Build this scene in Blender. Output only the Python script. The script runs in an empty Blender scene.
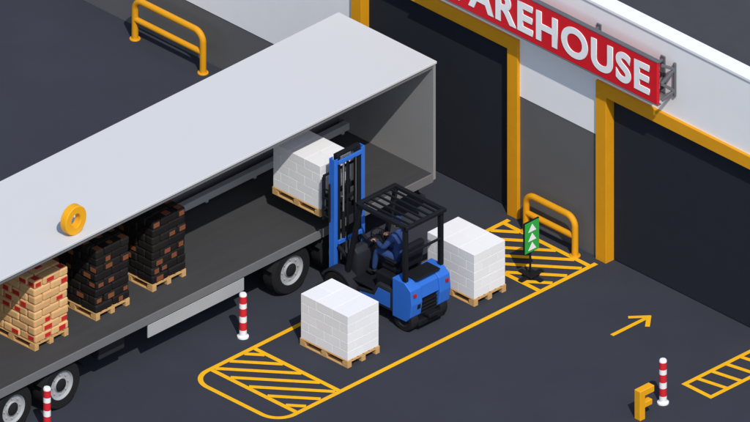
import bpy, bmesh, math, random
from mathutils import Vector, Matrix, Euler
random.seed(7)
scene = bpy.context.scene
scene.view_settings.view_transform = 'Standard'
try: scene.view_settings.look = 'None'
except Exception: pass
scene.view_settings.exposure = 0

# ---------------- materials ----------------
def mat(name, col, rough=0.7, metal=0.0, var=0.04, scale=3.0, bump=0.0, bscale=60, spec=0.22, stretch=None):
    m = bpy.data.materials.new(name); m.use_nodes = True
    nt = m.node_tree; b = nt.nodes['Principled BSDF']
    b.inputs['Roughness'].default_value = rough
    b.inputs['Metallic'].default_value = metal
    b.inputs['Specular IOR Level'].default_value = spec
    tc = nt.nodes.new('ShaderNodeTexCoord')
    mp = nt.nodes.new('ShaderNodeMapping')
    if stretch: mp.inputs['Scale'].default_value = stretch
    nt.links.new(tc.outputs['Object'], mp.inputs['Vector'])
    n = nt.nodes.new('ShaderNodeTexNoise'); n.inputs['Scale'].default_value = scale
    n.inputs['Detail'].default_value = 6; n.inputs['Roughness'].default_value = 0.6
    nt.links.new(mp.outputs[0], n.inputs['Vector'])
    r = nt.nodes.new('ShaderNodeValToRGB')
    r.color_ramp.elements[0].position = 0.3; r.color_ramp.elements[1].position = 0.7
    r.color_ramp.elements[0].color = tuple(c*(1-var) for c in col)+(1,)
    r.color_ramp.elements[1].color = tuple(min(1, c*(1+var)) for c in col)+(1,)
    nt.links.new(n.outputs['Fac'], r.inputs['Fac'])
    nt.links.new(r.outputs['Color'], b.inputs['Base Color'])
    if bump > 0:
        n2 = nt.nodes.new('ShaderNodeTexNoise'); n2.inputs['Scale'].default_value = bscale
        n2.inputs['Detail'].default_value = 4
        nt.links.new(mp.outputs[0], n2.inputs['Vector'])
        bp = nt.nodes.new('ShaderNodeBump'); bp.inputs['Strength'].default_value = bump
        bp.inputs['Distance'].default_value = 0.01
        nt.links.new(n2.outputs['Fac'], bp.inputs['Height'])
        nt.links.new(bp.outputs['Normal'], b.inputs['Normal'])
    return m

ASPH = mat('asphalt', (0.040, 0.0435, 0.057), 0.95, var=0.05, scale=0.9, bump=0.12, bscale=120, spec=0.08)
YPAINT = mat('road_paint_yellow', (0.82, 0.43, 0.012), 0.85, var=0.06, scale=9, spec=0.1)
YFRAME = mat('frame_yellow', (0.70, 0.31, 0.008), 0.6, var=0.03)
WALLW = mat('wall_white', (0.82, 0.82, 0.82), 0.85, var=0.02, scale=1.5)
WALLG = mat('wall_grey', (0.115, 0.115, 0.117), 0.85, var=0.04, scale=1.5)
DOORM = mat('door_dark', (0.020, 0.023, 0.031), 0.9, var=0.04, spec=0.1)
ROOFM = mat('roof_felt', (0.055, 0.056, 0.062), 0.95, var=0.05, bump=0.1)
SIGNR = mat('sign_red', (0.64, 0.010, 0.02), 0.6, var=0.02)
SIGNW = mat('sign_letter_white', (0.85, 0.85, 0.85), 0.6, var=0.01)
STEEL = mat('bracket_steel', (0.13, 0.135, 0.15), 0.6, 0.1, var=0.05)
TRW = mat('trailer_roof_white', (0.575, 0.575, 0.57), 0.85, var=0.008, scale=0.5, spec=0.05)
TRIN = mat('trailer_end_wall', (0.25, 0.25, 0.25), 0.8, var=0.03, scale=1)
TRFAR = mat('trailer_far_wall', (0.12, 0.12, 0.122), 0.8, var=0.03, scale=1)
TRFL = mat('trailer_floor', (0.048, 0.048, 0.050), 0.85, var=0.07, scale=2, stretch=(0.3, 3, 1))
TRRL = mat('trailer_rail', (0.15, 0.15, 0.155), 0.7, var=0.04)
CHAS = mat('chassis_black', (0.018, 0.019, 0.022), 0.75, var=0.08)
ALU = mat('aluminium_guard', (0.38, 0.385, 0.39), 0.6, 0.0, var=0.04)
RUB = mat('rubber', (0.012, 0.012, 0.013), 0.9, var=0.1, bump=0.1)
HUB = mat('hub_grey', (0.34, 0.35, 0.36), 0.6, 0.0, var=0.04)
CART = [mat('carton_white_%s' % s, (v, v, v*1.005), 0.75, var=0.01, scale=2) for s, v in (('a', .80), ('b', .79), ('c', .82))]
GAP = mat('carton_gap', (0.74, 0.74, 0.745), 0.9)
WOOD = mat('pallet_wood', (0.56, 0.33, 0.13), 0.85, var=0.10, scale=8, stretch=(1, 1, 4))
SACK = [mat('sack_tan_a', (0.68, 0.41, 0.18), 0.8, var=0.05, scale=6), mat('sack_tan_b', (0.62, 0.36, 0.155), 0.8, var=0.05, scale=6)]
SRED = mat('label_red', (0.55, 0.02, 0.02), 0.7, var=0.05)
BLK = [mat('black_wrap_a', (0.0095, 0.0080, 0.0080), 0.6, var=0.08), mat('black_wrap_b', (0.013, 0.0105, 0.0100), 0.6, var=0.08)]
BRN = mat('label_brown', (0.20, 0.066, 0.026), 0.7, var=0.08)
FBLUE = mat('forklift_blue', (0.030, 0.145, 0.56), 0.5, var=0.02)
FBLK = mat('forklift_black', (0.008, 0.009, 0.012), 0.6, var=0.06)
FDRK = mat('forklift_dark_grey', (0.018, 0.020, 0.027), 0.65, var=0.06)
CHR = mat('chrome_rod', (0.4, 0.4, 0.42), 0.35, 0.6, var=0.02)
LAMPR = mat('tail_lamp_red', (0.35, 0.02, 0.02), 0.4)
UNI = mat('uniform_blue', (0.026, 0.055, 0.17), 0.85, var=0.08, scale=12)
SKIN = mat('skin', (0.50, 0.27, 0.18), 0.6, var=0.04)
HAIR = mat('hair_dark', (0.02, 0.014, 0.01), 0.8)
SHOE = mat('shoe_black', (0.015, 0.015, 0.015), 0.6)
RED = mat('bollard_red', (0.60, 0.02, 0.03), 0.6, var=0.03)
WHT = mat('bollard_white', (0.80, 0.80, 0.80), 0.6, var=0.02)
GRN = mat('sign_green', (0.03, 0.38, 0.06), 0.6, var=0.03)
ORNG = mat('letter_orange', (0.78, 0.36, 0.010), 0.55, var=0.02)

# ---------------- helpers ----------------
def empty(name, loc=(0, 0, 0)):
    e = bpy.data.objects.new(name, None); e.location = loc
    e.empty_display_size = 0.2
    scene.collection.objects.link(e); return e

def finish(bm, name, mats, parent=None, smooth=False):
    me = bpy.data.meshes.new(name)
    bmesh.ops.recalc_face_normals(bm, faces=bm.faces[:])
    bm.to_mesh(me); bm.free()
    for m in (mats if isinstance(mats, (list, tuple)) else [mats]): me.materials.append(m)
    if smooth:
        for p in me.polygons: p.use_smooth = True
        try: me.set_sharp_from_angle(angle=math.radians(40))
        except Exception: pass
    o = bpy.data.objects.new(name, me); scene.collection.objects.link(o)
    if parent:
        o.parent = parent
        o.matrix_parent_inverse = Matrix.Translation(-Vector(parent.location))
    return o

def merge(bm, tmp, M, mi):
    vm = {}
    for v in tmp.verts: vm[v] = bm.verts.new(M @ v.co)
    for f in tmp.faces:
        try:
            nf = bm.faces.new([vm[v] for v in f.verts]); nf.material_index = mi
        except ValueError: pass
    tmp.free()

def box(bm, lo, hi, mi=0, bev=0.0, seg=1, rot=None):
    lo = Vector(lo); hi = Vector(hi); c = (lo+hi)/2; s = hi-lo
    tmp = bmesh.new()
    bmesh.ops.create_cube(tmp, size=1.0)
    for v in tmp.verts: v.co = Vector((v.co.x*s.x, v.co.y*s.y, v.co.z*s.z))
    if bev > 0:
        bmesh.ops.bevel(tmp, geom=tmp.edges[:], offset=min(bev, min(s)*0.45), segments=seg, affect='EDGES', profile=0.5)
    M = Matrix.Translation(c) @ (rot.to_matrix().to_4x4() if rot else Matrix.Identity(4))
    merge(bm, tmp, M, mi)

def extrude_poly(bm, pts, mapfn, d0, d1, mi=0, bev=0.0, seg=2):
    tmp = bmesh.new()
    a = [tmp.verts.new(mapfn(p[0], p[1], d0)) for p in pts]
    b = [tmp.verts.new(mapfn(p[0], p[1], d1)) for p in pts]
    n = len(pts)
    tmp.faces.new(a); tmp.faces.new(list(reversed(b)))
    for i in range(n): tmp.faces.new([a[i], b[i], b[(i+1) % n], a[(i+1) % n]])
    bmesh.ops.recalc_face_normals(tmp, faces=tmp.faces[:])
    if bev > 0:
        bmesh.ops.bevel(tmp, geom=tmp.edges[:], offset=bev, segments=seg, affect='EDGES', profile=0.5, clamp_overlap=True)
    merge(bm, tmp, Matrix.Identity(4), mi)

def lathe(bm, prof, c, axis='Z', seg=32):
    c = Vector(c)
    def P(r, h, t):
        a, b = r*math.cos(t), r*math.sin(t)
        return c + Vector({'Z': (a, b, h), 'X': (h, a, b), 'Y': (a, h, b)}[axis])
    rings = []
    for (r, h, m) in prof:
        if r < 1e-5: rings.append([bm.verts.new(P(0, h, 0))])
        else: rings.append([bm.verts.new(P(r, h, 2*math.pi*i/seg)) for i in range(seg)])
    for k in range(len(prof)-1):
        A, B = rings[k], rings[k+1]; m = prof[k][2]
        for i in range(seg):
            j = (i+1) % seg
            if len(A) == 1 and len(B) == 1: continue
            if len(A) == 1: vs = [A[0], B[i], B[j]]
            elif len(B) == 1: vs = [A[i], B[0], A[j]]
            else: vs = [A[i], B[i], B[j], A[j]]
            f = bm.faces.new(vs); f.material_index = m

def tube(bm, pts, r, mi=0, seg=12, closed=False):
    pts = [Vector(p) for p in pts]; n = len(pts)
    rings = []; prev = None
    for i, p in enumerate(pts):
        if closed: t = pts[(i+1) % n]-pts[(i-1) % n]
        else: t = (pts[min(i+1, n-1)]-pts[max(i-1, 0)])
        t.normalize()
        if prev is None:
            up = Vector((0, 0, 1)) if abs(t.z) < 0.9 else Vector((1, 0, 0))
            u = t.cross(up).normalized()
        else:
            u = (prev - t*prev.dot(t)).normalized()
        prev = u; w = t.cross(u)
        rings.append([bm.verts.new(p + (u*math.cos(2*math.pi*k/seg)+w*math.sin(2*math.pi*k/seg))*r) for k in range(seg)])
    m = n if closed else n-1
    for i in range(m):
        A, B = rings[i], rings[(i+1) % n]
        for k in range(seg):
            f = bm.faces.new([A[k], A[(k+1) % seg], B[(k+1) % seg], B[k]]); f.material_index = mi
    if not closed:
        f = bm.faces.new(rings[0]); f.material_index = mi
        f = bm.faces.new(list(reversed(rings[-1]))); f.material_index = mi

def bar(bm, a, b, w, d, mi=0, bev=0.006):
    a = Vector(a); b = Vector(b); L = (b-a).length
    q = (b-a).to_track_quat('Z', 'Y')
    tmp = bmesh.new(); bmesh.ops.create_cube(tmp, size=1.0)
    for v in tmp.verts: v.co = Vector((v.co.x*w, v.co.y*d, v.co.z*L))
    if bev: bmesh.ops.bevel(tmp, geom=tmp.edges[:], offset=bev, segments=1, affect='EDGES')
    merge(bm, tmp, Matrix.Translation((a+b)/2) @ q.to_matrix().to_4x4(), mi)

# ---------------- ground ----------------
bm = bmesh.new()
bmesh.ops.create_grid(bm, x_segments=1, y_segments=1, size=600)
ground = finish(bm, 'ground', ASPH)

def line(bm, a, b, w, z=0.004):
    a = Vector((a[0], a[1], 0)); b = Vector((b[0], b[1], 0)); t = (b-a).normalized(); n = Vector((-t.y, t.x, 0))*w/2
    vs = [bm.verts.new((p.x, p.y, z)) for p in (a-n, b-n, b+n, a+n)]
    bm.faces.new(vs)
def ribbon(bm, pts, w, z=0.004):
    pts = [Vector((p[0], p[1], 0)) for p in pts]; L = []; R = []
    for i, p in enumerate(pts):
        t = (pts[min(i+1, len(pts)-1)]-pts[max(i-1, 0)]).normalized(); n = Vector((-t.y, t.x, 0))*w/2
        L.append(bm.verts.new((p.x+n.x, p.y+n.y, z))); R.append(bm.verts.new((p.x-n.x, p.y-n.y, z)))
    for i in range(len(pts)-1): bm.faces.new([L[i], R[i], R[i+1], L[i+1]])
def arc(cx, cy, r, a0, a1, n=10):
    return [(cx+r*math.cos(math.radians(a0+(a1-a0)*i/n)), cy+r*math.sin(math.radians(a0+(a1-a0)*i/n))) for i in range(n+1)]
def clip_line(p, d, x0, x1, y0, y1):
    t0, t1 = -99, 99
    for (o, dd, lo, hi) in ((p[0], d[0], x0, x1), (p[1], d[1], y0, y1)):
        if abs(dd) < 1e-6: continue
        a, b = (lo-o)/dd, (hi-o)/dd
        t0 = max(t0, min(a, b)); t1 = min(t1, max(a, b))
    return t0, t1
def hatch(bm, x0, x1, y0, y1, d, step, w, z):
    n = int(20/step)
    for i in range(-n, n):
        p = ((x0+x1)/2, (y0+y1)/2 + i*step)
        t0, t1 = clip_line(p, d, x0, x1, y0, y1)
        if t1-t0 > 0.12:
            line(bm, (p[0]+d[0]*t0, p[1]+d[1]*t0), (p[0]+d[0]*t1, p[1]+d[1]*t1), w, z)
W = 0.095
bm = bmesh.new()
path = [(1.45, -4.08)] + arc(-6.1, -3.68, .40, 270, 180) + arc(-6.1, -2.30, .40, 180, 90) + [(1.45, -1.90)]
ribbon(bm, path, W, 0.004)
line(bm, (-4.95, -4.04), (-4.95, -1.94), W, 0.008)
line(bm, (-6.02, -4.04), (-6.02, -1.94), W, 0.008)
hatch(bm, -5.98, -4.99, -4.03, -1.95, (0.62, -0.78), 0.46, 0.10, 0.012)
line(bm, (0.05, -4.04), (0.05, -1.94), W, 0.008)
line(bm, (1.30, -4.04), (1.30, -1.94), W, 0.008)
hatch(bm, 0.09, 1.26, -4.03, -1.95, (0.62, -0.78), 0.46, 0.10, 0.012)
finish(bm, 'loading_bay_floor_marking', YPAINT)
bm = bmesh.new()
for (a, b) in (((-.5, -8.2), (1.45, -8.2)), ((-.5, -8.85), (1.45, -8.85))): line(bm, a, b, 0.09, 0.004)
line(bm, (-.46, -8.16), (-.46, -8.9), 0.09, 0.008)
for i in range(5):
    x = -0.16+i*0.36; line(bm, (x, -8.24), (x+0.12, -8.82), 0.09, 0.008)
finish(bm, 'hatched_floor_marking', YPAINT)
bm = bmesh.new()
line(bm, (-.15, -6.07), (.72, -6.07), 0.085, 0.004)
line(bm, (.50, -5.83), (.80, -6.09), 0.085, 0.008)
line(bm, (.50, -6.31), (.80, -6.05), 0.085, 0.012)
finish(bm, 'arrow_floor_marking', YPAINT)

# ---------------- warehouse ----------------
wh = empty('warehouse_building', (1.62, 0, 0))
X0, X1 = 1.62, 1.90; H = 5.15; ZS = 2.5
D1 = (-2.0, 2.17); D2 = (-8.3, -3.95); FZ = 3.65
bm = bmesh.new()
box(bm, (X0, -18, FZ), (X1, 22, H))
for (a, b) in ((D1[1], 22), (D2[1], D1[0]), (-18, D2[0])):
    zs = 1.05 if a == D1[1] else ZS
    box(bm, (X0, a, zs), (X1, b, FZ-.0005))
finish(bm, 'wall_upper', WALLW, wh)
bm = bmesh.new()
for (a, b) in ((D1[1], 22), (D2[1], D1[0]), (-18, D2[0])):
    zs = 1.05 if a == D1[1] else ZS
    box(bm, (X0+.01, a, 0), (X1, b, zs))
finish(bm, 'wall_lower', WALLG, wh)
bm = bmesh.new()
box(bm, (X0-.03, -18.05, H), (X1+.02, 22.05, H+.06), 0, .006)
finish(bm, 'parapet_cap', SIGNW, wh)
bm = bmesh.new()
box(bm, (X1, -18, H-.45), (16, 22, H-.30))
finish(bm, 'roof', ROOFM, wh)
bm = bmesh.new()
box(bm, (16, -18, 0), (16.3, 22, H)); box(bm, (X1, -18.3, 0), (16.3, -18, H)); box(bm, (X1, 22, 0), (16.3, 22.3, H))
finish(bm, 'outer_walls', WALLW, wh)
bm = bmesh.new()
for (a, b) in (D1, D2):
    j = .26
    box(bm, (X0-.06, a, 0), (X1-.02, a+j, FZ-j), 0, .006)
    box(bm, (X0-.06, b-j, 0), (X1-.02, b, FZ-j), 0, .006)
    box(bm, (X0-.06, a, FZ-j), (X1-.02, b, FZ), 0, .006)
finish(bm, 'door_frames', YFRAME, wh)
bm = bmesh.new()
for (a, b) in (D1, D2):
    z = 0.02
    while z < FZ-.26:
        zz = min(z+.56, FZ-.26)
        box(bm, (X1-.14, a+.26, z), (X1-.06, b-.26, zz), 0, .003)
        z = zz
finish(bm, 'sectional_doors', DOORM, wh)

# sign
sg = empty('warehouse_sign', (1.3, -2.9, 4.4))
bm = bmesh.new(); box(bm, (1.27, -5.78, 4.0), (1.34, 0.1, 4.86), 0, .01)
finish(bm, 'sign_board', SIGNR, sg)
bm = bmesh.new()
for (a, b) in ((4.858, 4.878), (3.982, 4.002)): box(bm, (1.262, -5.80, a), (1.36, .12, b), 0, .003)
for y in (-5.6, -4.0, -2.2, -.4):
    for z in (4.12, 4.72):
        bar(bm, (1.34, y, z), (1.62, y, z), .05, .05)
    bar(bm, (1.36, y, 4.14), (1.60, y, 4.42), .035, .035)
    bar(bm, (1.36, y, 4.70), (1.60, y, 4.42), .035, .035)
    box(bm, (1.585, y-.05, 4.05), (1.618, y+.05, 4.80), 0, .004)
for (a, b) in (((1.34, -5.82, 4.80), (1.58, -5.90, 4.66)), ((1.34, -5.82, 4.42), (1.58, -5.90, 4.66)), ((1.34, -5.82, 4.42), (1.58, -5.90, 4.22)), ((1.34, -5.82, 4.08), (1.58, -5.90, 4.22)), ((1.59, -5.90, 4.1), (1.59, -5.90, 4.78))):
    bar(bm, a, b, .05, .05)
finish(bm, 'sign_bracket', STEEL, sg)
def text(body, name, M, size, ext, m, parent, off=0.02, width=None, sp=1.0):
    cu = bpy.data.curves.new(name, 'FONT'); cu.body = body; cu.size = size; cu.extrude = ext; cu.offset = off
    cu.align_x = 'CENTER'; cu.align_y = 'CENTER'; cu.space_character = sp
    o = bpy.data.objects.new(name+'_tmp', cu); scene.collection.objects.link(o)
    dg = bpy.context.evaluated_depsgraph_get(); dg.update()
    me = bpy.data.meshes.new_from_object(o.evaluated_get(dg)); bpy.data.objects.remove(o)
    xs = [v.co.x for v in me.vertices]; ys = [v.co.y for v in me.vertices]
    cx, cy = (min(xs)+max(xs))/2, (min(ys)+max(ys))/2
    s = width/(max(xs)-min(xs)) if width else 1
    for v in me.vertices: v.co = M @ Vector(((v.co.x-cx)*s, v.co.y-cy, v.co.z))
    me.materials.clear(); me.materials.append(m)
    ob = bpy.data.objects.new(name, me); scene.collection.objects.link(ob)
    ob.parent = parent; ob.matrix_parent_inverse = Matrix.Translation(-Vector(parent.location))
    return ob
Mx = Matrix(((0, 0, -1, 1.264), (-1, 0, 0, -2.88), (0, 1, 0, 4.43), (0, 0, 0, 1)))
text('WAREHOUSE', 'sign_letters', Mx, 0.80, 0.008, SIGNW, sg, off=0.026, width=5.44, sp=1.12)

# ---------------- railings ----------------
def railing(name, x, y0, y1, h, r=.06):
    e = empty(name, (x, (y0+y1)/2, 0)); bm = bmesh.new(); R = .2
    pts = [(x, y0, .02), (x, y0, h-R)]
    pts += [(x, y0+R-R*math.cos(t), h-R+R*math.sin(t)) for t in [math.pi/2*i/8 for i in range(1, 9)]]
    pts += [(x, y1-R+R*math.sin(t), h-R+R*math.cos(t)) for t in [math.pi/2*i/8 for i in range(0, 9)]]
    pts += [(x, y1, .02)]
    tube(bm, pts, r, 0, 16)
    tube(bm, [(x, y0, h*.5), (x, y1, h*.5)], r*.9, 0, 16)
    finish(bm, 'rails', YFRAME, e, True)
    bm = bmesh.new()
    for y in (y0, y1):
        lathe(bm, [(0, .025, 0), (.09, .025, 0), (.10, .015, 0), (.10, .0, 0)], (x, y, 0), seg=24)
    finish(bm, 'base_plates', YFRAME, e, False)
railing('safety_railing', 1.38, -3.62, -2.40, .78)
railing('safety_railing', 1.30, 5.60, 7.30, .82)

# ---------------- bollards ----------------
def bollard(x, y):
    e = empty('bollard', (x, y, 0)); bm = bmesh.new(); r = .068
    prof = [(.105, 0, 0), (.105, .03, 0), (.075, .05, 0), (r, .06, 0)]
    zs = [(.06, .16, 0), (.16, .32, 1), (.32, .44, 0), (.44, .60, 1), (.60, .70, 0), (.70, .84, 1)]
    for a, b, m in zs:
        prof += [(r, a+.001, m), (r, b, m)]
    prof += [(r, .845, 0), (r, .875, 0), (r*.8, .895, 0), (0, .90, 0)]
    lathe(bm, prof, (x, y, 0), seg=28)
    finish(bm, 'post', [WHT, RED], e, True)
for p in ((-4.8, -1.5), (-9.6, -1.4), (-1.2, -8.4)): bollard(*p)

# ---------------- pallets and loads ----------------
def pallet(parent, x, y, z, lx=.8, ly=1.2):
    bm = bmesh.new()
    for i in range(3):
        xx = x + i*(lx-.1)/2
        box(bm, (xx, y, z), (xx+.1, y+ly, z+.02), 0, .003)
        for k in range(3):
            yy = y + k*(ly-.14)/2
            box(bm, (xx, yy, z+.021), (xx+.1, yy+.14, z+.10), 0, .004)
    for k in range(3):
        yy = y+k*(ly-.1)/2
        box(bm, (x, yy, z+.101), (x+lx, yy+.1, z+.119), 0, .003)
    n = 6; wv = .105
    for i in range(n):
        xx = x + i*(lx-wv)/(n-1)
        box(bm, (xx, y, z+.12), (xx+wv, y+ly, z+.142), 0, .003)
    return finish(bm, 'pallet', WOOD, parent)

def splits(total, w, off):
    c = [0]; t = off if off > 0 else w
    while t < total-.01: c.append(t); t += w
    c.append(total); return c

def carton_load(name, x, y, z, lx=.8, ly=1.2, h=.9, layers=5):
    e = empty(name, (x+lx/2, y+ly/2, z)); pallet(e, x, y, z, lx, ly)
    z0 = z+.144; lh = h/layers; g = .0018; bm = bmesh.new(); s = .012
    x += s; y += s; lx -= 2*s; ly -= 2*s
    for L in range(layers):
        ys = splits(ly, ly/3, 0 if L % 2 == 0 else ly/6)
        xs = splits(lx, lx/2, 0) if L % 2 == 0 else splits(lx, lx/2, lx/4)
        for i in range(len(ys)-1):
            for j in range(len(xs)-1):
                jx, jy = [random.uniform(-.001, .001) for _ in range(2)]
                box(bm, (x+xs[j]+g+jx, y+ys[i]+g+jy, z0+L*lh+g*.3), (x+xs[j+1]-g+jx, y+ys[i+1]-g+jy, z0+(L+1)*lh-g), random.choice((0, 1, 2)), .005, 2)
    box(bm, (x+.008, y+.008, z0+.002), (x+lx-.008, y+ly-.008, z0+h-.009), 3)
    finish(bm, 'cartons', CART+[GAP], e)
    return e
carton_load('carton_pallet', -4.28, -3.60, 0)
carton_load('carton_pallet', -1.16, -3.64, 0)
carton_load('carton_pallet', -2.62, -1.25, 1.45, h=.88)

def sack_load(name, x, y, z, mats, lab, lx=.84, ly=1.2, h=1.26, layers=8, p=.55, lr=(.10, .17)):
    e = empty(name, (x+lx/2, y+ly/2, z)); pallet(e, x, y, z, lx, ly)
    z0 = z+.144; lh = h/layers; bm = bmesh.new()
    for L in range(layers):
        ys = splits(ly, ly/3, 0 if L % 2 == 0 else ly/6)
        xs = splits(lx, lx/2, 0) if L % 2 == 0 else splits(lx, lx/2, lx/4)
        for i in range(len(ys)-1):
            for j in range(len(xs)-1):
                a = random.uniform(-.010, .010); b = random.uniform(-.010, .010)
                lo = (x+xs[j]+.002+a, y+ys[i]+.002+b, z0+L*lh); hi = (x+xs[j+1]-.002+a, y+ys[i+1]-.002+b, z0+(L+1)*lh+.004)
                box(bm, lo, hi, random.choice((0, 1)), .038, 3)
                w = random.uniform(*lr); hh = lh*random.choice((.50, .55, .6))
                zc = z0+(L+.5)*lh
                if j == 0 and random.random() < p and hi[1]-lo[1] > w+.05:
                    yc = random.uniform(lo[1]+w/2+.02, hi[1]-w/2-.02)
                    box(bm, (lo[0]-.003, yc-w/2, zc-hh/2), (lo[0]+.01, yc+w/2, zc+hh/2), 2, .001)
                if i == 0 and random.random() < p and hi[0]-lo[0] > w+.05:
                    xc = random.uniform(lo[0]+w/2+.02, hi[0]-w/2-.02)
                    box(bm, (xc-w/2, lo[1]-.003, zc-hh/2), (xc+w/2, lo[1]+.01, zc+hh/2), 2, .001)
                if L == layers-1 and random.random() < p+.2 and min(hi[0]-lo[0], hi[1]-lo[1]) > w+.05:
                    xc = (lo[0]+hi[0])/2; yc = (lo[1]+hi[1])/2
                    box(bm, (xc-w/2, yc-w/2, hi[2]-.01), (xc+w/2, yc+w/2, hi[2]+.003), 2, .001)
    finish(bm, 'sacks', mats+[lab], e, False)
FL = 1.05
sack_load('sack_pallet', -9.05, -.55, FL, SACK, SRED, p=.62, lr=(.12, .2))
sack_load('black_package_pallet', -7.53, -.56, FL, BLK, BRN, p=.42)
sack_load('black_package_pallet', -6.10, -.54, FL, BLK, BRN, p=.42)

# ---------------- trailer ----------------
tr = empty('semi_trailer', (-6, 0.1, 0))
TY0, TY1, TX0, TX1, TZ = -1.1, 1.32, -13.2, .42, 3.34
bm = bmesh.new(); box(bm, (TX0, TY0-.02, TZ-.05), (TX1+.01, TY1+.02, TZ), 0, .006, 1)
finish(bm, 'roof', TRW, tr)
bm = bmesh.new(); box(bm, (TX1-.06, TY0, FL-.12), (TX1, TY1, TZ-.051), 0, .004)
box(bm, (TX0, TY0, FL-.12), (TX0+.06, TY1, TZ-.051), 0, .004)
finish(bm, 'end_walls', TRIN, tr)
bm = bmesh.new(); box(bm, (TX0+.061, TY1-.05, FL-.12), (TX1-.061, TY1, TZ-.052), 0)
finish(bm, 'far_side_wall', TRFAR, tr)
bm = bmesh.new(); box(bm, (TX0+.061, TY0+.03, FL-.10), (TX1-.061, TY1-.051, FL))
finish(bm, 'deck', TRFL, tr)
bm = bmesh.new(); box(bm, (TX0+.061, TY0, FL-.16), (TX1-.061, TY0+.029, FL+.012), 0, .004)
box(bm, (TX0+.061, TY0+.01, TZ-.13), (TX1-.061, TY0+.05, TZ-.052), 0, .004)
finish(bm, 'side_rails', TRRL, tr)
bm = bmesh.new(); box(bm, (-4.6, TY1-.33, FL+.06), (TX1-.062, TY1-.20, FL+.20), 0, .006)
for x in (-4.4, -3.2, -2.0, -.8, .2): box(bm, (x, TY1-.30, FL+.001), (x+.06, TY1-.052, FL+.059))
finish(bm, 'load_rail', ALU, tr)
bm = bmesh.new()
for y in (-.55, .60): box(bm, (TX0+.2, y-.06, .62), (TX1-.1, y+.06, FL-.101), 0, .006)
for i in range(18): box(bm, (TX0+.4+i*.75, TY0+.06, FL-.18), (TX0+.46+i*.75, TY1-.06, FL-.102))
for x in (-3.1, -1.9, -8.85, -10.05):
    tube(bm, [(x, -.9, .46), (x, 1.1, .46)], .06)
    for y in (-.55, .6): box(bm, (x-.3, y-.05, .46), (x+.3, y+.05, .60), 0, .01)
box(bm, (TX1-.25, TY0+.1, .50), (TX1-.15, TY1-.1, .62), 0, .01)
for y in (-.8, 1.0): box(bm, (TX1-.24, y-.04, .6), (TX1-.16, y+.04, FL-.12), 0, .006)
box(bm, (-7.75, -.85, .45), (-7.1, -.62, .85), 0, .03, 2)
finish(bm, 'chassis', CHAS, tr)
bm = bmesh.new()
box(bm, (-6.75, TY0+.02, .60), (-4.35, TY0+.05, .86), 0, .006)
finish(bm, 'side_guard', ALU, tr)
bm = bmesh.new()
for x in (-6.6, -5.5, -4.5): box(bm, (x, TY0+.051, .62), (x+.06, TY0+.10, FL-.102), 0, .004)
finish(bm, 'side_guard_posts', CHAS, tr)
def road_wheel(bm, x, y, z, r, w, sgn, axis='Y'):
    s = sgn
    prof = [(0, -s*w/2, 0), (r*.6, -s*w/2, 0), (r*.92, -s*w/2, 0), (r, -s*w*.38, 0), (r, s*w*.38, 0), (r*.93, s*w/2, 0), (r*.62, s*w*.5, 0),
            (r*.60, s*w*.46, 1), (r*.54, s*w*.30, 1), (r*.30, s*w*.28, 1), (r*.27, s*w*.40, 0), (r*.20, s*w*.50, 0), (0, s*w*.52, 0)]
    lathe(bm, prof, (x, y, z), axis, 36)
    n = 8
    for i in range(n):
        t = 2*math.pi*i/n
        a, b = r*.42*math.cos(t), r*.42*math.sin(t)
        if axis == 'Y': c = Vector((x+a, y+s*w*.31, z+b))
        else: c = Vector((x+s*w*.31, y+a, z+b))
        q = r*.035
        box(bm, c-Vector((q, q, q)), c+Vector((q, q, q)), 1, .004)
bm = bmesh.new()
for x in (-3.1, -1.9, -8.85, -10.05):
    road_wheel(bm, x, -.88, .47, .47, .30, -1)
    road_wheel(bm, x, 1.08, .47, .47, .30, 1)
finish(bm, 'wheels', [RUB, HUB], tr, True)
bm = bmesh.new()
for x in (-3.1, -1.9, -8.85, -10.05):
    for (y0, y1) in ((-1.05, -.70), (.92, 1.26)):
        outer = [(x+.56*math.cos(math.radians(a)), .47+.50*math.sin(math.radians(a))) for a in range(20, 161, 10)]
        outer = [(p[0], min(p[1], FL-.105)) for p in outer]
        for k in range(len(outer)-1):
            a, b = outer[k], outer[k+1]
            vs = [bm.verts.new(q) for q in ((a[0], y0, a[1]), (b[0], y0, b[1]), (b[0], y1, b[1]), (a[0], y1, a[1]))]
            bm.faces.new(vs)
finish(bm, 'mudguards', CHAS, tr)

# ---------------- letters ----------------
OX, OY = -8.42, -.88
e = empty('letter_o_sculpture', (OX, OY, TZ))
bm = bmesh.new(); n = 40; th = .15
def ring(a, b, y): return [bm.verts.new((OX+a*math.cos(2*math.pi*i/n), y, TZ+.285+b*math.sin(2*math.pi*i/n))) for i in range(n)]
y0, y1 = OY-th/2, OY+th/2; bv = .012
rs = [ring(.25, .273, y0), ring(.262, .285, y0+bv), ring(.262, .285, y1-bv), ring(.25, .273, y1), ring(.122, .145, y1), ring(.11, .133, y1-bv), ring(.11, .133, y0+bv), ring(.122, .145, y0)]
for k in range(8):
    A, B = rs[k], rs[(k+1) % 8]
    for i in range(n): bm.faces.new([A[i], A[(i+1) % n], B[(i+1) % n], B[i]])
finish(bm, 'letter_body', ORNG, e, True)
e = empty('letter_f_sculpture', (-1.8, -8.5, 0))
bm = bmesh.new()
F = [(0, 0), (.13, 0), (.13, .23), (.31, .23), (.31, .34), (.13, .34), (.13, .47), (.36, .47), (.36, .60), (0, .60)]
extrude_poly(bm, F, lambda a, b, d: (-1.95+a, d, b), -8.58, -8.43, 0, .010, 1)
finish(bm, 'letter_body', ORNG, e)

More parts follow.
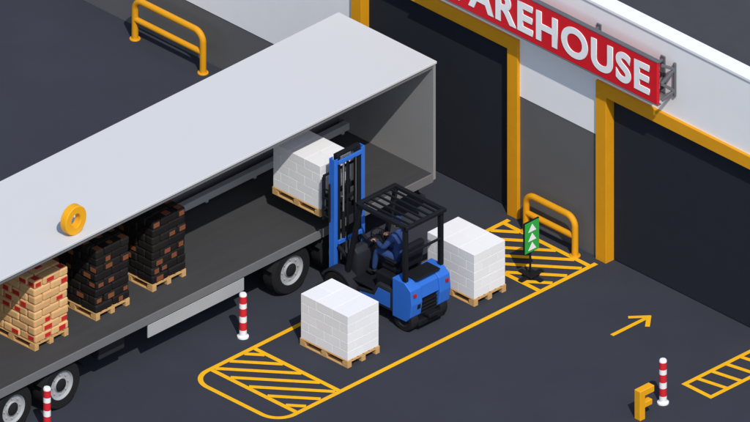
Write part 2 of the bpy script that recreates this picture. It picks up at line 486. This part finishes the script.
# ---------------- direction sign ----------------
sx, sy = .30, -3.60
e = empty('direction_sign_stand', (sx, sy, 0))
bm = bmesh.new()
tube(bm, [(sx, sy+.02, .05), (sx, sy+.02, .62)], .02)
box(bm, (sx-.28, sy-.05, .014), (sx+.28, sy+.05, .05), 0, .012, 2)
box(bm, (sx-.05, sy-.28, .014), (sx+.05, sy+.28, .048), 0, .012, 2)
box(bm, (sx-.12, sy-.12, .049), (sx+.12, sy+.12, .085), 0, .015, 2)
box(bm, (sx-.19, sy-.02, .52), (sx+.19, sy+.015, 1.16), 0, .01, 2)
finish(bm, 'stand', FBLK, e)
bm = bmesh.new(); box(bm, (sx-.175, sy-.03, .535), (sx+.175, sy-.0205, 1.145), 0, .003)
finish(bm, 'panel', GRN, e)
bm = bmesh.new()
for k in range(3):
    z = .58+k*.185
    extrude_poly(bm, [(-.10, 0), (.10, 0), (0, .15)], lambda a, b, d: (sx+a, d, z+b), sy-.034, sy-.0305, 0)
finish(bm, 'arrows', SIGNW, e)

# ---------------- forklift ----------------
cx = -2.20
fk = empty('forklift', (cx, -2.6, 0))
YZX = lambda a, b, d: (d, a, b)
bm = bmesh.new()
# angular counterweight: two cheeks and a bridging block around a recessed dark bay
cw = [(-3.12, .24), (-3.46, .24), (-3.57, .36), (-3.61, .62), (-3.58, .90), (-3.42, 1.02), (-3.12, 1.02)]
for s in (-1, 1):
    xa, xb = sorted((cx+s*.22, cx+s*.49)); extrude_poly(bm, cw, YZX, xa, xb, 0, .014, 2)
extrude_poly(bm, [(-3.14, .66), (-3.575, .66), (-3.55, .89), (-3.41, 1.00), (-3.14, 1.00)], YZX, cx-.219, cx+.219, 0)
finish(bm, 'counterweight', FBLUE, fk)
bm = bmesh.new()
for s in (-1, 1):
    xa, xb = sorted((cx+s*.37, cx+s*.475))
    extrude_poly(bm, [(-3.11, .30), (-3.11, .74), (-2.72, .74), (-2.58, .50), (-2.2, .44), (-2.2, .30)], YZX, xa, xb, 0, .02, 2)
    pts = [(-1.82+.40*math.cos(math.radians(a)), .31+.37*math.sin(math.radians(a))) for a in range(25, 176, 15)]
    pts += [(-1.82+.35*math.cos(math.radians(a)), .31+.33*math.sin(math.radians(a))) for a in range(175, 24, -15)]
    xa, xb = sorted((cx+s*.36, cx+s*.60))
    extrude_poly(bm, pts, YZX, xa, xb, 0)
extrude_poly(bm, [(-2.12, .55), (-2.12, 1.02), (-2.04, 1.10), (-1.92, 1.10), (-1.88, .55)], YZX, cx-.36, cx+.36, 0, .02, 2)
finish(bm, 'body_panels', FDRK, fk, True)
bm = bmesh.new()
for s in (-1, 1):
    xa, xb = sorted((cx+s*.4755, cx+s*.484))
    extrude_poly(bm, [(-3.05, .36), (-3.05, .66), (-2.76, .66), (-2.66, .46), (-2.3, .40), (-2.3, .36)], YZX, xa, xb, 0)
finish(bm, 'side_trim', FBLUE, fk)
bm = bmesh.new()
box(bm, (cx-.36, -3.10, .26), (cx+.36, -1.70, .54), 0, .01)
box(bm, (cx-.46, -2.60, .541), (cx+.46, -1.98, .57), 0, .006)
box(bm, (cx-.40, -3.115, .57), (cx+.40, -2.62, .92), 0, .03, 2)
box(bm, (cx-.56, -2.55, .26), (cx-.486, -2.22, .30), 0, .008)
box(bm, (cx-.215, -3.52, .24), (cx+.215, -3.12, .64), 0, .01)
for i in range(4): box(bm, (cx-.20, -3.56, .32+i*.07), (cx+.20, -3.522, .355+i*.07), 0, .004)
box(bm, (cx-.30, -3.60, .12), (cx+.30, -3.10, .235), 0, .02, 2)
box(bm, (cx-.12, -3.69, .26), (cx+.12, -3.50, .33), 0, .01)
box(bm, (cx-.30, -3.54, 1.022), (cx+.30, -3.20, 1.06), 0, .01)
box(bm, (cx-.34, -3.605, .50), (cx-.26, -3.590, .60), 0, .003)
finish(bm, 'chassis', FBLK, fk)
bm = bmesh.new()
box(bm, (cx-.25, -3.05, .92), (cx+.25, -2.60, 1.03), 0, .04, 3)
box(bm, (cx-.24, -3.20, 1.065), (cx+.24, -3.07, 1.56), 0, .05, 3, Euler((math.radians(10), 0, 0)))
for s in (-1, 1): box(bm, (cx+s*.29-.03, -3.02, 1.16), (cx+s*.29+.03, -2.74, 1.21), 0, .02, 2)
finish(bm, 'seat', FBLK, fk)
bm = bmesh.new(); gz = 2.12
for s in (-1, 1):
    bar(bm, (cx+s*.44, -1.95, .62), (cx+s*.44, -2.28, gz), .075, .08)
    bar(bm, (cx+s*.44, -3.40, 1.03), (cx+s*.44, -3.40, gz), .075, .09)
    bar(bm, (cx+s*.46, -3.46, gz+.02), (cx+s*.46, -2.24, gz+.02), .08, .07)
for y in (-3.46, -2.24): box(bm, (cx-.50, y-.04, gz-.012), (cx+.50, y+.04, gz+.06), 0, .01)
for i in range(5):
    x = cx-.32+i*.16; box(bm, (x-.016, -3.42, gz-.005), (x+.016, -2.28, gz+.035), 0, .004)
box(bm, (cx-.44, -3.44, 1.55), (cx+.44, -3.40, 1.59), 0, .006)
finish(bm, 'overhead_guard', FBLK, fk)
bm = bmesh.new()
tube(bm, [(cx, -2.06, 1.0), (cx, -2.30, 1.30)], .025)
R = Euler((math.radians(38), 0, 0)).to_matrix(); C = Vector((cx, -2.32, 1.325))
pts = [C + R @ Vector((.17*math.cos(t), .17*math.sin(t), 0)) for t in [2*math.pi*i/28 for i in range(28)]]
tube(bm, pts, .014, 0, 8, True)
for t in (0.3, 2.4, 4.5): bar(bm, C, C + R @ Vector((.165*math.cos(t), .165*math.sin(t), 0)), .02, .012)
for k in range(3): tube(bm, [(cx+.22+k*.05, -2.05, 1.08), (cx+.22+k*.05, -2.10, 1.25)], .01)
finish(bm, 'steering_wheel', FBLK, fk, True)
bm = bmesh.new()
for s in (-1, 1):
    road_wheel(bm, cx+s*.48, -1.82, .31, .31, .22, s, 'X')
    road_wheel(bm, cx+s*.36, -3.34, .24, .24, .18, s, 'X')
finish(bm, 'wheels', [RUB, FDRK], fk, True)
my = -1.50; mt = 2.72
bm = bmesh.new()
for s in (-1, 1):
    x = cx+s*.34
    box(bm, (x-.045, my-.065, .10), (x+.045, my-.052, mt), 0, .003)
    box(bm, (x-.045, my+.052, .10), (x+.045, my+.065, mt), 0, .003)
    box(bm, (x+s*.030-.012, my-.051, .10), (x+s*.030+.012, my+.051, mt), 0, .003)
for z in (.18, 1.02, mt-.08):
    box(bm, (cx-.294, my-.095, z-.04), (cx+.294, my-.055, z+.04), 0, .006)
finish(bm, 'mast_outer_rails', FBLUE, fk)
bm = bmesh.new()
for s in (-1, 1):
    x = cx+s*.25
    box(bm, (x-.042, my-.048, .30), (x+.042, my+.05, mt+.06), 0, .004)
    tube(bm, [(cx+s*.15, my-.06, .15), (cx+s*.15, my-.06, 1.6)], .035)
    bar(bm, (cx+s*.30, my-.08, .95), (cx+s*.30, -1.98, .72), .06, .06)
    bar(bm, (cx+s*.05, my+.02, .6), (cx+s*.05, my+.02, mt-.1), .03, .012, 0, .002)
    bar(bm, (cx+s*.10, my-.10, 1.0), (cx+s*.10, my-.10, mt-.1), .022, .022, 0, .002)
box(bm, (cx-.29, my-.04, mt+.0), (cx+.29, my+.04, mt+.07), 0, .006)
box(bm, (cx-.22, my-.04, .32), (cx+.22, my+.04, .40), 0, .006)
box(bm, (cx-.22, my-.04, 1.78), (cx+.22, my+.0, 1.86), 0, .006)
finish(bm, 'mast_inner', FBLK, fk)
bm = bmesh.new()
for s in (-1, 1): tube(bm, [(cx+s*.15, my-.06, 1.6), (cx+s*.15, my-.06, 2.60)], .016)
finish(bm, 'lift_rods', CHR, fk, True)
bm = bmesh.new(); c0 = my+.08
for z in (1.50, 1.90): box(bm, (cx-.44, c0, z), (cx+.44, c0+.045, z+.09), 0, .006)
for s in (-1, 1): box(bm, (cx+s*.38-.03, c0, 1.59), (cx+s*.38+.03, c0+.04, 1.90), 0, .004)
for i in range(7):
    x = cx-.45+i*.15; box(bm, (x-.012, c0+.01, 1.99), (x+.012, c0+.035, 2.36), 0, .002)
box(bm, (cx-.49, c0+.006, 2.36), (cx+.49, c0+.04, 2.40), 0, .004)
for s in (-1, 1): box(bm, (cx+s*.49-.02, c0+.005, 1.52), (cx+s*.49+.02, c0+.041, 2.36), 0, .004)
for z in (1.60, 1.78, 1.96, 2.14): box(bm, (cx-.53, c0-.16, z), (cx-.50, c0+.02, z+.025), 0, .004)
for y in (c0-.16, c0-.0): box(bm, (cx-.535, y-.012, 1.52), (cx-.495, y+.012, 2.30), 0, .004)
box(bm, (cx-.50, c0-.02, 1.60), (cx-.44, c0+.02, 1.66), 0, .004)
for s in (-1, 1):
    x = cx-.02+s*.19
    box(bm, (x-.05, c0+.05, 1.482), (x+.05, c0+.09, 2.02), 0, .005)
    box(bm, (x-.05, c0+.09, 1.482), (x+.05, c0+1.15, 1.52), 0, .006)
finish(bm, 'carriage_and_forks', FBLK, fk)
bm = bmesh.new()
for s in (-1, 1): box(bm, (cx+s*.40-.035, -3.618, .76), (cx+s*.40+.035, -3.57, .83), 0, .006)
finish(bm, 'tail_lamps', LAMPR, fk)

# ---------------- driver ----------------
dr = empty('forklift_driver', (cx, -2.84, 1.12))
O = Vector((cx, -2.84, 1.12))
def skin_obj(name, verts, edges, radii, m, parent, root=0, sub=2):
    me = bpy.data.meshes.new(name); me.from_pydata([tuple(v) for v in verts], edges, []); me.update()
    o = bpy.data.objects.new(name, me); scene.collection.objects.link(o)
    sk = o.modifiers.new('Skin', 'SKIN'); sk.use_smooth_shade = True
    if not me.skin_vertices:
        bpy.context.view_layer.objects.active = o; bpy.ops.mesh.customdata_skin_add()
    d = me.skin_vertices[0].data
    for i, r in enumerate(radii):
        d[i].radius = (r, r) if not isinstance(r, tuple) else r
        d[i].use_root = (i == root)
    ss = o.modifiers.new('Sub', 'SUBSURF'); ss.levels = sub; ss.render_levels = sub
    me.materials.append(m)
    o.parent = parent; o.matrix_parent_inverse = Matrix.Translation(-Vector(parent.location))
    return o
V = []; E = []; Rr = []
def add(p, r, par=None):
    V.append(O+Vector(p)); Rr.append(r); i = len(V)-1
    if par is not None: E.append((par, i))
    return i
pel = add((0, 0, 0), (.13, .11)); sp1 = add((0, .01, .14), (.12, .10), pel); sp2 = add((0, .03, .28), (.135, .105), sp1)
ch = add((0, .04, .40), (.14, .10), sp2); nk = add((0, .05, .50), .065, ch); add((0, .06, .56), .05, nk)
wr = {}
for s in (-1, 1):
    sh = add((s*.17, .04, .44), .07, ch); el = add((s*.26, .17, .22), .05, sh)
    fa = add((s*.21, .32, .215), .045, el); w_ = add((s*.165, .43, .225), .033, fa); wr[s] = V[w_]
    hp = add((s*.10, .03, -.02), .10, pel); th_ = add((s*.12, .25, .03), .085, hp); kn = add((s*.14, .44, .03), .065, th_)
    cf = add((s*.14, .49, -.18), .058, kn); add((s*.14, .52, -.40), .045, cf)
skin_obj('body_uniform', V, E, Rr, UNI, dr)
for s in (-1, 1):
    a = O+Vector((s*.14, .50, -.47))
    skin_obj('shoe', [a, a+Vector((0, .10, 0)), a+Vector((0, .20, -.01)), a+Vector((0, .02, .08))], [(0, 1), (1, 2), (0, 3)], [.048, .045, .035, .045], SHOE, dr)
    hv = []; he = []; hr = []
    def ha(p, r, par=None):
        hv.append(wr[s]+Vector(p)); hr.append(r); i = len(hv)-1
        if par is not None: he.append((par, i))
        return i
    p0 = ha((0, 0, 0), .027); p1 = ha((-s*.005, .045, .005), (.034, .018), p0); p2 = ha((-s*.008, .075, .003), (.036, .016), p1)
    for k, (ox, L) in enumerate(((-.03, .9), (-.011, 1.0), (.009, .95), (.028, .75))):
        a = ha((ox-s*.008, .085, .0), .0095, p2); b = ha((ox-s*.008, .085+.026*L, -.010), .009, a)
        c = ha((ox-s*.008, .085+.032*L, -.034*L), .0085, b); ha((ox-s*.008, .085+.012*L, -.046*L), .008, c)
    t = ha((-s*.035, .03, -.01), .012, p0); t2 = ha((-s*.050, .06, -.025), .0105, t); ha((-s*.040, .085, -.035), .009, t2)
    skin_obj('hand', hv, he, hr, SKIN, dr, sub=1)
HC = O+Vector((0, .075, .665))
bm = bmesh.new()
bmesh.ops.create_uvsphere(bm, u_segments=32, v_segments=24, radius=1)
for v in bm.verts:
    x, y, z = v.co
    w = .074*(1-.22*max(0, -z)**1.5)
    d = .095
    nx, ny, nz = x*w, y*d, z*.118
    if y > .1 and z < .2: ny += .006*max(0, 1-abs(z+.75)/.35)
    if y > .6:
        ny -= .009*math.exp(-((abs(x)-.36)/.16)**2-((z-.05)/.12)**2)
        ny += .024*math.exp(-(x/.13)**2-((z+.22)/.16)**2)
        ny += .006*math.exp(-(x/.28)**2-((z+.52)/.08)**2)
    if y < -.2 and z < -.5: ny += .02
    v.co = Vector((nx, ny, nz))+HC
for s in (-1, 1):
    t = bmesh.new(); bmesh.ops.create_uvsphere(t, u_segments=12, v_segments=8, radius=1)
    for v in t.verts: v.co = Vector((v.co.x*.010, v.co.y*.020, v.co.z*.032))
    merge(bm, t, Matrix.Translation(HC+Vector((s*.076, -.005, -.005))), 0)
    t = bmesh.new(); bmesh.ops.create_uvsphere(t, u_segments=10, v_segments=8, radius=.011)
    merge(bm, t, Matrix.Translation(HC+Vector((s*.027, .080, .006))), 1)
t = bmesh.new(); bmesh.ops.create_uvsphere(t, u_segments=12, v_segments=8, radius=1)
for v in t.verts: v.co = Vector((v.co.x*.024, v.co.y*.006, v.co.z*.006))
merge(bm, t, Matrix.Translation(HC+Vector((0, .089, -.060))), 2)
finish(bm, 'head', [SKIN, HAIR, SRED], dr, True)
bm = bmesh.new(); bmesh.ops.create_uvsphere(bm, u_segments=24, v_segments=16, radius=1)
for v in bm.verts:
    z = max(v.co.z, -.45 if v.co.y < .1 else .25)
    v.co = Vector((v.co.x*.080, v.co.y*.098-.006, z*.118+.006))+HC
finish(bm, 'hair', HAIR, dr, True)
bm = bmesh.new(); bmesh.ops.create_uvsphere(bm, u_segments=28, v_segments=16, radius=1)
for v in bm.verts:
    z = max(v.co.z, .22)
    v.co = Vector((v.co.x*.088, v.co.y*.107-.004, z*.128+.010))+HC
vis = [(.075*math.cos(math.radians(a)), .085+.085*math.sin(math.radians(a))) for a in range(0, 181, 15)]
extrude_poly(bm, vis, lambda a, b, d: (HC.x+a, HC.y+b-.01, HC.z+.040+d-(b*.12)), 0, .008, 0)
finish(bm, 'cap', UNI, dr, True)

# ---------------- light ----------------
L = Vector((.50, .84, -1.15)).normalized()
el = math.asin(-L.z); az = math.atan2(-L.x, -L.y)
w = bpy.data.worlds.new('World'); scene.world = w; w.use_nodes = True
nt = w.node_tree; bg = nt.nodes['Background']
sky = nt.nodes.new('ShaderNodeTexSky'); sky.sky_type = 'NISHITA'; sky.sun_disc = False
sky.sun_elevation = el; sky.sun_rotation = az
nt.links.new(sky.outputs[0], bg.inputs['Color']); bg.inputs['Strength'].default_value = 0.15
sd = bpy.data.lights.new('sun', 'SUN'); sd.energy = 3.3; sd.angle = math.radians(.5); sd.color = (1, .96, .90)
so = bpy.data.objects.new('sun', sd); so.rotation_euler = L.to_track_quat('-Z', 'Y').to_euler(); so.location = (-10, -15, 20)
scene.collection.objects.link(so)

# ---------------- camera ----------------
cd = bpy.data.cameras.new('camera'); cd.type = 'ORTHO'; cd.ortho_scale = 750/56.57
cd.clip_start = .1; cd.clip_end = 3000
co = bpy.data.objects.new('camera', cd); e30 = math.radians(30)
d = Vector((math.cos(e30)*.70711, math.cos(e30)*.70711, -math.sin(e30)))
co.location = -d*45; co.rotation_euler = (math.radians(60), 0, math.radians(-45))
scene.collection.objects.link(co); scene.camera = co
